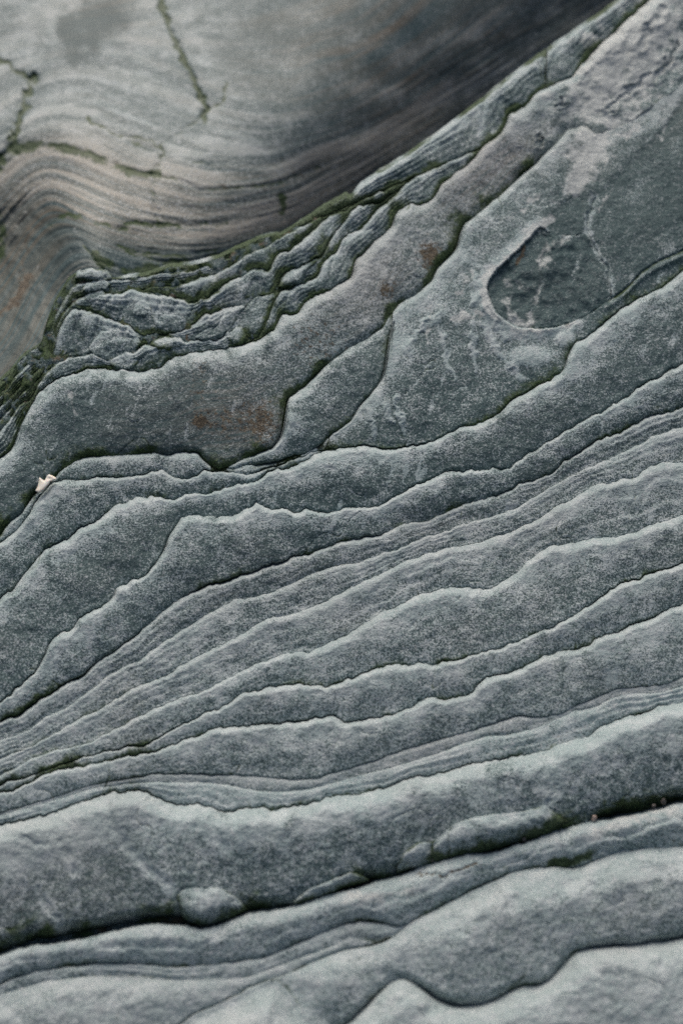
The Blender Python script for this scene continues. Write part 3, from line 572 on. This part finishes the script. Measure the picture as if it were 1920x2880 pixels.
LN = [
 ('B 30,265 60,210 140,190 250,185 320,220 365,265', 'B 30,265 150,272 250,277 365,265'),
 ('B 95,365 110,320 150,295 200,310 270,275 330,285 348,312', 'B 95,365 150,390 240,370 310,350 348,312'),
 ('B 95,452 150,400 220,370 280,370 312,402', 'B 95,452 170,480 240,470 312,402'),
 ('B 0,530 30,480 80,465 140,475 168,502', 'B 0,530 60,557 120,552 168,502'),
 ('B 160,515 180,495 240,520 300,545 370,560 440,590 490,620 535,672', 'B 160,515 230,555 300,590 380,630 450,645 535,672'),
 ('B 308,435 350,418 420,425 450,470 468,535', 'B 308,435 370,490 420,530 468,535'),
 ('B 458,475 500,435 550,440 582,465', 'B 458,475 500,540 540,560 582,465'),
 ('B 543,582 560,500 580,460 620,448 670,455 700,490 714,550', 'B 543,582 600,592 660,592 714,550'),
 ('B 698,565 715,500 760,480 850,482 940,495 1000,530 1060,540 1125,555', 'B 698,565 720,680 780,740 850,742 920,720 980,680 1060,620 1125,555'),
 ('B 536,604 600,600 680,610 745,712', 'B 536,604 600,690 660,730 745,712'),
 ('B 578,335 630,305 700,318 780,303 865,310', 'B 578,335 640,362 720,328 865,310'),
 ('B 862,282 895,262 948,287', 'B 862,282 900,302 948,287'),
 ('B 980,288 1050,250 1120,235 1190,235 1295,220', 'B 980,288 1060,297 1120,277 1295,220'),
 ('B 425,282 470,255 530,265 585,292', 'B 425,282 500,312 585,292'),
 ('A 590,1425 620,1250 700,1100 780,1010 830,1000 950,1010 1000,1000 1100,1040 1185,1085', 'A 590,1425 700,1480 780,1500 850,1470 930,1400 1000,1300 1060,1230 1185,1085'),
 ('B 158,885 190,820 230,780 260,715 330,705 390,685 440,700 475,740 530,735 590,780 628,835', 'B 158,885 220,950 300,972 400,952 470,922 540,902 628,835'),
 ('B 338,1005 370,980 430,930 510,915 570,950 604,995', 'B 338,1005 420,1042 520,1052 604,995'),
 ('B 536,912 590,870 640,880 680,940 694,984', 'B 536,912 600,962 694,984'),
 ('B 118,995 170,960 240,960 310,985 342,1022', 'B 118,995 180,1032 260,1034 342,1022'),
 ('B 696,842 740,800 830,790 900,785 970,800 1004,832', 'B 696,842 770,892 860,892 940,862 1004,832'),
 ('B 686,965 760,910 820,910 844,952', 'B 686,965 770,992 844,952'),
 ('B 996,852 1060,815 1160,815 1194,832', 'B 996,852 1090,856 1194,832'),
 ('B 636,782 670,762 718,792', 'B 636,782 680,822 718,792'),
 ('B 976,742 1060,670 1140,620 1180,570 1260,545 1335,540', 'B 976,742 1080,742 1170,682 1260,622 1335,540'),
 ('B 1096,775 1180,720 1270,650 1330,580 1400,540 1480,505 1534,515', 'B 1096,775 1200,802 1300,782 1380,712 1450,632 1534,515'),
 ('B 1366,775 1440,710 1490,690 1530,720 1545,772', 'B 1366,775 1430,832 1500,842 1545,772'),
 ('C 476,1155 540,1090 600,1000 640,940 690,890 750,880 830,850 884,832', 'C 476,1155 600,1112 660,1172 710,1172 770,1092 800,1002 840,902 884,832'),
 ('C 866,808 900,740 980,690 1060,650 1154,604', 'C 866,808 950,797 1030,767 1080,692 1154,604'),
 ('C 796,1065 830,970 870,920 930,880 1004,874', 'C 796,1065 850,1042 900,962 1004,874'),
 ('A 480,1760 520,1700 600,1600 680,1540 775,1565', 'A 480,1760 560,1750 700,1690 775,1565'),
 ('A 880,1480 920,1430 960,1420 1010,1470', 'A 880,1480 930,1510 1010,1470'),
]
for i, (tp, bt) in enumerate(LN):
    if i not in (0, 1, 2, 5, 7, 8, 15, 16, 19, 24, 25, 26, 27): continue
    big = i in (8, 14, 15, 24, 26)
    lens(tp, bt, bed, base=12 + 3 * math.sin(i * 2.1), jit=2.4, grow=2.0, amp=0.12 if big else 0.14, wear=0.5, speck=0.3, moss=0.8, mossw=12, rough=2.0, lam=(3, 5))
# floor of the crumpled zone and of every crack
def ex_core(px, py, h, a, b):
    top = np.minimum(at(C1, px) - py, 400)
    zone = smooth(-30, 20, top) * smooth(-60, 0, px + 200)
    return np.where(py > at(C1, px) - 4, -60, 0.0) + 13 * fbm(px, py, 30, 4, 3) - 25 * smooth(700, 1200, px), \
        {'moss': lambda v: 0.38 + 0.8 * fbm(px, py, 70, 2, 12), 'rust': lambda v: np.clip(0.25 + 0.8 * fbm(px, py, 60, 2, 15), 0, 0.7), 'wear': lambda v: v * 0}
CORE = RT + 6
Layer(CORE, CEND, speck=0.1, wear=0.0, extra=ex_core, over=3).build('crack_floor', main, 'dark mossy floor of the cracks')

# ------------------------------------------------------------------ hollow behind the ridge
GX = np.array([-450, 0, 120, 220, 400, 600, 800, 1000, 1250, 1500, 1900, 2400.])
GY = np.array([-420, -100, 100, 250, 400, 520, 640, 760, 880, 1000, 1150, 1400.])
GH = np.array([  # rows: GY, columns: GX
 [-620,-560,-540,-540,-520,-480,-430,-380,-320,-340,-400,-400],
 [-520,-450,-430,-430,-410,-380,-350,-340,-360,-430,-500,-500],
 [-450,-370,-350,-340,-320,-300,-300,-330,-450,-560,-620,-620],
 [-390,-310,-290,-270,-250,-240,-265,-360,-540,-660,-700,-700],
 [-340,-260,-220,-190,-180,-185,-260,-420,-640,-740,-760,-760],
 [-330,-270,-205,-130,-125,-165,-290,-490,-700,-760,-760,-760],
 [-360,-290,-190, -40, -95,-175,-340,-560,-740,-760,-760,-760],
 [-360,-280,-150, -12, -80,-190,-390,-600,-760,-760,-760,-760],
 [-300,-200, -80, -16, -90,-220,-420,-600,-760,-760,-760,-760],
 [-200,-100, -14, -30, -90,-200,-420,-600,-760,-760,-760,-760],
 [-120, -30, -40, -60,-120,-200,-420,-600,-760,-760,-760,-760],
 [ -60, -60, -60, -80,-120,-200,-420,-600,-760,-760,-760,-760.]], float)
def cubic1(xg, Y, x):
    """Catmull-Rom along the last axis of Y, at each x; Y has shape (..., len(xg))"""
    i = np.clip(np.searchsorted(xg, x) - 1, 0, len(xg) - 2)
    m = np.gradient(Y, xg, axis=-1)
    hx = xg[i + 1] - xg[i]; t = np.clip((x - xg[i]) / hx, 0, 1)
    return ((2 * t ** 3 - 3 * t ** 2 + 1) * Y[..., i] + (t ** 3 - 2 * t ** 2 + t) * hx * m[..., i]
            + (-2 * t ** 3 + 3 * t ** 2) * Y[..., i + 1] + (t ** 3 - t ** 2) * hx * m[..., i + 1])
wx = np.concatenate([np.arange(-430, -20, 10), np.arange(-20, 1940, 4.5), np.arange(1940, 2350, 12)])
wy = np.concatenate([np.arange(-400, -20, 10), np.arange(-20, 1130, 4.5), np.arange(1130, 1300, 10)])
A1 = cubic1(GX, GH, wx)                      # (GY, wx)
A2 = cubic1(GY, A1.T, wy)                    # (wx, wy)
px = np.repeat(wx[:, None], len(wy), 1).ravel(); py = np.repeat(wy[None], len(wx), 0).ravel(); h = A2.ravel()
# strata: a coordinate that follows the folded bedding
guides = ['p -450,200 0,120 300,60 600,0 900,-100 1200,-300 2400,-1200',
          '1 -700,700 0,300 300,210 600,230 800,300 1000,390 1300,420 1568,330 / 2 400,160 700,-60 1568,-700',
          '1 -700,900 0,560 200,400 400,370 600,440 900,520 1200,560 1568,450 / 2 400,260 700,50 1568,-600',
          '1 -700,1100 0,740 70,665 150,640 270,650 380,670 480,720 560,750 700,775 870,832 1100,825 1300,770 1568,650 / 2 400,480 700,290 1000,110 1568,-300',
          '1 -700,1300 0,930 100,810 200,760 350,800 500,870 700,930 900,960 1100,935 1300,880 1568,730 / 2 400,580 700,390 1000,200 1568,-180',
          '1 -700,1500 0,1130 120,960 230,860 300,930 450,1000 600,1040 800,1070 1000,1060 1200,1010 1400,920 / 2 100,830 400,640 700,440 1000,240 1568,-150',
          '1 -700,1900 0,1500 120,1250 260,1070 340,1030 420,1100 600,1150 800,1160 1000,1130 1200,1060 1400,960 / 2 100,900 400,700 700,500 1000,300 1568,-100',
          '1 -700,2300 0,1760 150,1550 300,1250 400,1200 600,1250 900,1220 1200,1100 1400,1000 / 2 100,950 400,750 1000,350 1568,-50']
GC = np.stack([at(gsm(curve(g, 0, 10), 12), px) for g in guides])
fl = np.zeros_like(px) - 1 + (py - (GC[0] - 200)) / 200 * 1.0
fl = np.where(py < GC[0], (py - GC[0]) / 200, 0.0)
for k in range(len(guides) - 1):
    seg = np.clip((py - GC[k]) / np.maximum(GC[k + 1] - GC[k], 1), 0, 1); fl = fl + seg
fl = fl + np.maximum(py - GC[-1], 0) / 150
wob = fbm(px, py, 300, 2, 41)
lay2 = fbm(px * 0.0022, fl * 2.6 + 0.4 * wob, 1.0, 2, 48)
lay = fbm(px * 0.006 + 0 * fl, fl * 7.0 + 0.5 * wob, 1.0, 3, 43)
gate = smooth(380, 560, py + 0.25 * px * (px < 900) * 0)
h = h + 2.0 * lay * smooth(1.5, 3.2, fl) * 1.6 + 14 * fbm(px, py, 260, 2, 45)
fine = fbm(px * 0.004, fl * 22 + wob, 1.0, 2, 47); h = h + 1.6 * fine * smooth(4.4, 5.8, fl)
moss = np.zeros_like(px); qz = np.zeros_like(px); rust = np.zeros_like(px)
for sp, w, dp, ms, jt in (
    ('1 700,-40 715,30 745,110 790,215 830,310 860,370 890,430 905,470 900,520', 9, 12, 1.0, 10), ('1 900,505 830,555 720,635 715,690 672,770 680,900 705,990', 5, 5, 0.55, 10),
    ('1 -40,240 0,262 60,300 120,345 152,335', 7, 8, 0.85, 10), ('1 152,345 110,440 80,560 45,650 0,715 -60,800', 13, 12, 1.0, 16), ('1 905,480 980,450 1000,370', 6, 4, 0.6, 8),
    ('1 60,665 150,640 270,650 380,672 480,722 560,752 700,772', 13, 6, 0.8, 8), ('1 560,752 700,775 800,795 870,832 1000,832 1200,815 1400,740', 5, 4, 0.5, 5), ('1 380,520 520,600 650,612 718,655', 4, 4, 0.6, 8),
    ('1 580,620 720,690 850,712 960,740', 4, 3, 0.5, 8), ('1 220,990 280,945 360,960 450,990 560,1010', 7, 5, 0.75, 8), ('1 560,985 690,990 820,995 1000,985', 8, 4, 0.7, 6), ('1 1245,870 1240,940', 12, 2, 0.9, 6),
    ('1 370,1080 420,1150 490,1222', 3.5, 7, 0.5, 3), ('1 420,1130 470,1170 560,1195 700,1180 860,1165', 16, 2, 0.85, 8), ('1 520,1085 650,1120 800,1130 960,1100', 5, 3, 0.6, 5), ('1 560,1110 700,1150 860,1150 1000,1110 1100,1070', 5, 3, 0.6, 5),
    ('1 0,950 15,1050 0,1130', 14, 2, 0.7, 8)):
    d = dist_poly(px, py, sp, jt); h = h - 1.0 * dp * np.exp(-(d / w) ** 2); moss = np.maximum(moss, ms * np.exp(-(d / (w * 1.15)) ** 2) * np.clip(0.95 + 0.8 * fbm(px, py, 60, 2, 117), 0.3, 1.2))
for sp, w, s_ in (('1 130,1215 90,1290 70,1330', 14, 1.0), ('1 60,1330 0,1380', 12, 0.7), ('1 130,1000 110,1130 90,1250', 9, 0.45), ('1 870,832 1200,825 1420,740', 8, 0.4), ('2 200,600 400,480 600,320', 30, 0.25), ('1 500,715 560,755 640,772', 6, 0.5)):
    rust = np.maximum(rust, s_ * np.exp(-(dist_poly(px, py, sp, 8) / w) ** 2))
ell = lambda cx, cy, rx, ry: np.exp(-(((px - cx) / rx) ** 2 + ((py - cy) / ry) ** 2) ** 2)
nz = fbm(px, py, 60, 3, 61)
wx_, wy_ = 26 * fbm(px, py, 70, 3, 161), 26 * fbm(px, py, 70, 3, 163)
ell2 = lambda cx, cy, rx, ry: np.exp(-(((px + wx_ - cx) / rx) ** 2 + ((py + wy_ - cy) / ry) ** 2) ** 2)
blot = np.clip(1.3 * np.maximum(ell2(226, 95, 50, 66), 0.7 * ell2(300, 40, 66, 66)) * (1 + 0.9 * nz) - 0.7 * ell2(224, 108, 20, 18), 0, 1)
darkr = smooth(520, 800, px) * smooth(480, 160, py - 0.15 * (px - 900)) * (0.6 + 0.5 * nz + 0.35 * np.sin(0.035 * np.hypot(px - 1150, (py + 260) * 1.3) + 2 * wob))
qz = qz + 0.35 * np.exp(-(dist_poly(px, py, '1 240,1060 290,1040 330,1015 350,1035', 4) / 9) ** 2)
strat = smooth(1.2, 2.6, fl)
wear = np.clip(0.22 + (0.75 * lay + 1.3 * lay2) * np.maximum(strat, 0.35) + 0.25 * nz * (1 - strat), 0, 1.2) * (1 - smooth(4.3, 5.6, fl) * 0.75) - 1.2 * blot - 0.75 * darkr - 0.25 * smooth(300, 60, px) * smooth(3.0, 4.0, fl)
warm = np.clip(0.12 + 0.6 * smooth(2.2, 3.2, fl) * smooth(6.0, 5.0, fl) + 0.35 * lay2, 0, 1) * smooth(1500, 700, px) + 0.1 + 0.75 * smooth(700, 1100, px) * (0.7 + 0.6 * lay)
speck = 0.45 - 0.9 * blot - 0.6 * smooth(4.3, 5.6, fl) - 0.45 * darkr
# carry the wall on behind the ridge but not above the rock in front
keepx = np.ones(len(wx) - 1, bool)
lf = smooth(290, 130, px) * smooth(470, 620, py); wear = wear - 0.55 * lf * (1 - 0.8 * lay); warm = warm + 0.3 * lf; speck = speck - 0.3 * lf; h = h + 5 * lf * fbm(px, py, 34, 3, 201) + 5 * lf * lay
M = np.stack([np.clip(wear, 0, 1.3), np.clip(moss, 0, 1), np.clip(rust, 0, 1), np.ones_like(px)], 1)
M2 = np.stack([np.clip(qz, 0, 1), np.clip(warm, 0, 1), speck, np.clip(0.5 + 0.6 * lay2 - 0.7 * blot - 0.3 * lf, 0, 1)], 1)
F = np.stack([px * 0.003, fl * 16.0 + wob, np.zeros_like(px)], 1)
V = to_world(px, py, h)
below = py - at(CORE, px)
hb = np.where(below > 14, h - (below - 14) * 2.2, h); V = to_world(px, py, hb)
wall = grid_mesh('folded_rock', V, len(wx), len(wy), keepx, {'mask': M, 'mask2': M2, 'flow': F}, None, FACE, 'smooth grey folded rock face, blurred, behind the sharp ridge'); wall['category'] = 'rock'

# ------------------------------------------------------------------ moss growing in the cracks: tiny blades, far too many to count
mp_ = np.concatenate(MOSS); print('moss tufts', len(mp_))
if len(mp_) > 26000: mp_ = mp_[_mrng.permutation(len(mp_))[:26000]]
mp_ = np.repeat(mp_, 3, 0); n_ = len(mp_)
mp_ = mp_ + _mrng.normal(0, 1, (n_, 3)) * 1.6 * PXM
dr = NRM[None] * 0.8 + np.array([0, 0, 0.5])[None] + _mrng.normal(0, 0.55, (n_, 3)); dr /= np.linalg.norm(dr, axis=1)[:, None]
sd_ = np.cross(dr, _mrng.normal(0, 1, (n_, 3))); sd_ /= np.linalg.norm(sd_, axis=1)[:, None]
ln = (2.0 + 4.0 * _mrng.rand(n_) ** 2)[:, None] * PXM; wd_ = (0.7 + 0.6 * _mrng.rand(n_))[:, None] * PXM
mv = np.stack([mp_ - dr * PXM - sd_ * wd_, mp_ - dr * PXM + sd_ * wd_, mp_ + dr * ln], 1).reshape(-1, 3)
me = bpy.data.meshes.new('moss'); me.vertices.add(len(mv)); me.vertices.foreach_set('co', mv.astype(np.float32).ravel())
me.loops.add(len(mv)); me.loops.foreach_set('vertex_index', np.arange(len(mv), dtype=np.int32)); me.polygons.add(n_)
me.polygons.foreach_set('loop_start', np.arange(0, len(mv), 3, dtype=np.int32)); me.polygons.foreach_set('loop_total', np.full(n_, 3, np.int32)); me.update(calc_edges=True)
mm = bpy.data.materials.new('moss_green'); mm.use_nodes = True; nt = mm.node_tree; b_ = nt.nodes['Principled BSDF']
nn = nt.nodes.new('ShaderNodeTexNoise'); nn.inputs['Scale'].default_value = 90; rr = nt.nodes.new('ShaderNodeValToRGB')
rr.color_ramp.elements[0].position = 0.35; rr.color_ramp.elements[0].color = (0.018, 0.028, 0.012, 1); rr.color_ramp.elements[1].position = 0.68; rr.color_ramp.elements[1].color = (0.055, 0.085, 0.022, 1)
tcx = nt.nodes.new('ShaderNodeTexCoord'); nt.links.new(tcx.outputs['Object'], nn.inputs['Vector']); nt.links.new(nn.outputs['Fac'], rr.inputs[0]); nt.links.new(rr.outputs[0], b_.inputs['Base Color'])
b_.inputs['Roughness'].default_value = 0.8; me.materials.append(mm)
mo = bpy.data.objects.new('moss', me); COL.objects.link(mo); mo['kind'] = 'stuff'; mo['label'] = 'dark green moss and algae growing along the rock cracks'; mo['category'] = 'moss'

# ------------------------------------------------------------------ loose bits: shell fragment and pebbles
def simple_mat(name, c1, c2, rough, scale, sss=0.0):
    m = bpy.data.materials.new(name); m.use_nodes = True; nt = m.node_tree; b = nt.nodes['Principled BSDF']
    tc = nt.nodes.new('ShaderNodeTexCoord'); n = nt.nodes.new('ShaderNodeTexNoise'); n.inputs['Scale'].default_value = scale; n.inputs['Detail'].default_value = 4
    r = nt.nodes.new('ShaderNodeValToRGB'); r.color_ramp.elements[0].position = 0.35; r.color_ramp.elements[1].position = 0.65
    r.color_ramp.elements[0].color = c1 + (1,); r.color_ramp.elements[1].color = c2 + (1,)
    bp = nt.nodes.new('ShaderNodeBump'); bp.inputs['Strength'].default_value = 0.3; bp.inputs['Distance'].default_value = 0.0006
    L = nt.links.new; L(tc.outputs['Object'], n.inputs['Vector']); L(n.outputs['Fac'], r.inputs[0]); L(r.outputs[0], b.inputs['Base Color'])
    L(n.outputs['Fac'], bp.inputs['Height']); L(bp.outputs[0], b.inputs['Normal'])
    b.inputs['Roughness'].default_value = rough
    if sss: b.inputs['Subsurface Weight'].default_value = sss; b.inputs['Subsurface Radius'].default_value = (0.004, 0.002, 0.001); b.inputs['Subsurface Scale'].default_value = 0.6
    return m
SHELL = simple_mat('bleached_shell', (0.80, 0.71, 0.58), (0.88, 0.83, 0.74), 0.42, 160, 0.15)
out = pts('S 388,510 410,530 432,543 480,512 520,472 545,440 560,415 600,402 632,386 622,362 590,343 545,324 522,338 502,378 490,392 466,376 445,360 428,366 427,410 415,460 398,492')
ox = np.array([p[0] for p in out]); oy = np.array([p[1] for p in out])
gx, gy = np.meshgrid(np.arange(ox.min() - 1, ox.max() + 1.5, 1.0), np.arange(oy.min() - 1, oy.max() + 1.5, 1.0), indexing='ij')
fx, fy = gx.ravel(), gy.ravel()
ins = np.zeros(len(fx), bool); j = len(ox) - 1
for i in range(len(ox)):
    c = ((oy[i] > fy) != (oy[j] > fy)) & (fx < (ox[j] - ox[i]) * (fy - oy[i]) / (oy[j] - oy[i] + 1e-9) + ox[i]); ins ^= c; j = i
dd = np.full(len(fx), 1e9)
for i in range(len(ox)):
    x0, y0, x1, y1 = ox[i - 1], oy[i - 1], ox[i], oy[i]; L_ = (x1 - x0) ** 2 + (y1 - y0) ** 2 + 1e-9
    t = np.clip(((fx - x0) * (x1 - x0) + (fy - y0) * (y1 - y0)) / L_, 0, 1)
    dd = np.minimum(dd, np.hypot(fx - x0 - t * (x1 - x0), fy - y0 - t * (y1 - y0)))
sd = np.where(ins, dd, -dd)
bulge = np.sqrt(np.clip(sd, 0, 9) * (18 - np.clip(sd, 0, 9))) * 0.9
hollow = 2.5 * np.exp(-(((fx - 141) / 9) ** 2 + ((fy - 1346) / 5) ** 2))
hs0 = 34 + 0.12 * (fx - 130)
top = to_world(fx, fy, hs0 + bulge - hollow); botv = to_world(fx, fy, hs0 - bulge * 0.7)
nrows = gx.shape[1]
keepv = ins.reshape(gx.shape); cell = keepv[:-1, :-1] & keepv[1:, :-1] & keepv[:-1, 1:] & keepv[1:, 1:]
ci, cj = np.nonzero(cell); a = ci * nrows + cj
q1 = np.stack([a, a + 1, a + nrows + 1, a + nrows], 1); off = len(fx); q2 = q1[:, ::-1] + off
edge = {}
for q in q1.tolist():
    for k in range(4): edge[(q[k], q[(k + 1) % 4])] = 1
side = [(u, v, v + off, u + off) for (u, v) in edge if (v, u) not in edge]
allq = q1.tolist() + q2.tolist() + [tuple(reversed(s)) for s in side]
me = bpy.data.meshes.new('shell_fragment'); VV = np.concatenate([top, botv])
ids = sorted({i for q in allq for i in q}); mp = {v: k for k, v in enumerate(ids)}
cen = VV[ids].mean(0)
me.from_pydata([tuple(VV[i] - cen) for i in ids], [], [tuple(mp[i] for i in q) for q in allq])
me.polygons.foreach_set('use_smooth', np.ones(len(me.polygons), bool)); me.materials.append(SHELL); me.update()
sh = bpy.data.objects.new('shell_fragment', me); sh.location = Vector(cen); COL.objects.link(sh)
sh['label'] = 'small forked cream white shell fragment resting in a crack'; sh['category'] = 'shell'
sm_ = sh.modifiers.new('soften', 'SMOOTH'); sm_.iterations = 4; sm_.factor = 0.5

import bmesh
def pebble(pxy, r, c1, c2, label, seed, lift=0.0, sq=(1, 0.75, 0.8)):
    bm = bmesh.new(); bmesh.ops.create_icosphere(bm, subdivisions=3, radius=1)
    for v in bm.verts:
        p = np.array(v.co); n = float(perlin(np.array([p[0] * 1.3 + seed * 5.1]), np.array([p[1] * 1.3 + p[2] * 1.7 + seed]))[0])
        v.co = Vector((p[0] * sq[0], p[1] * sq[1], p[2] * sq[2])) * (r * PXM * (1 + 0.55 * n))
    me = bpy.data.meshes.new('pebble'); bm.to_mesh(me); bm.free()
    me.polygons.foreach_set('use_smooth', np.ones(len(me.polygons), bool)); me.materials.append(simple_mat('pebble_stone', c1, c2, 0.6, 400))
    o = bpy.data.objects.new('pebble', me); COL.objects.link(o)
    w = to_world(np.array([pxy[0]]), np.array([pxy[1]]), np.array([lift]))[0]; o.location = Vector(w); o.rotation_euler = (seed, seed * 2.3, seed * 0.7)
    o['label'] = label; o['category'] = 'pebble'; o['group'] = 'pebbles lodged in the deep crevice'
P6 = lambda x, y: (920 + x / 1.568, 1880 + y / 1.568)
PINK = ((0.34, 0.24, 0.19), (0.48, 0.38, 0.32)); GREY = ((0.07, 0.062, 0.055), (0.15, 0.13, 0.115))
pebble(P6(1176, 660), 8, *PINK, 'pinkish angular pebble, palest in the deep crevice', 1, 12)
pebble(P6(1480, 588), 8, *GREY, 'brownish pebble in the crevice, farthest along to the upper end', 2, 8)
pebble(P6(1438, 606), 6, *GREY, 'dark pebble in the crevice beside the farthest brownish one', 3, 6)
pebble(P6(866, 752), 7, *GREY, 'dull brown pebble halfway along the mossy crevice', 4, 8)
pebble(P6(462, 846), 6, *GREY, 'small brown pebble in the crevice under the mossy flake', 5, 6)
pebble((888, 1880 + 992 / 1.568), 8, *GREY, 'grey pebble tucked under the thin green sliver in the crevice', 6, 6)
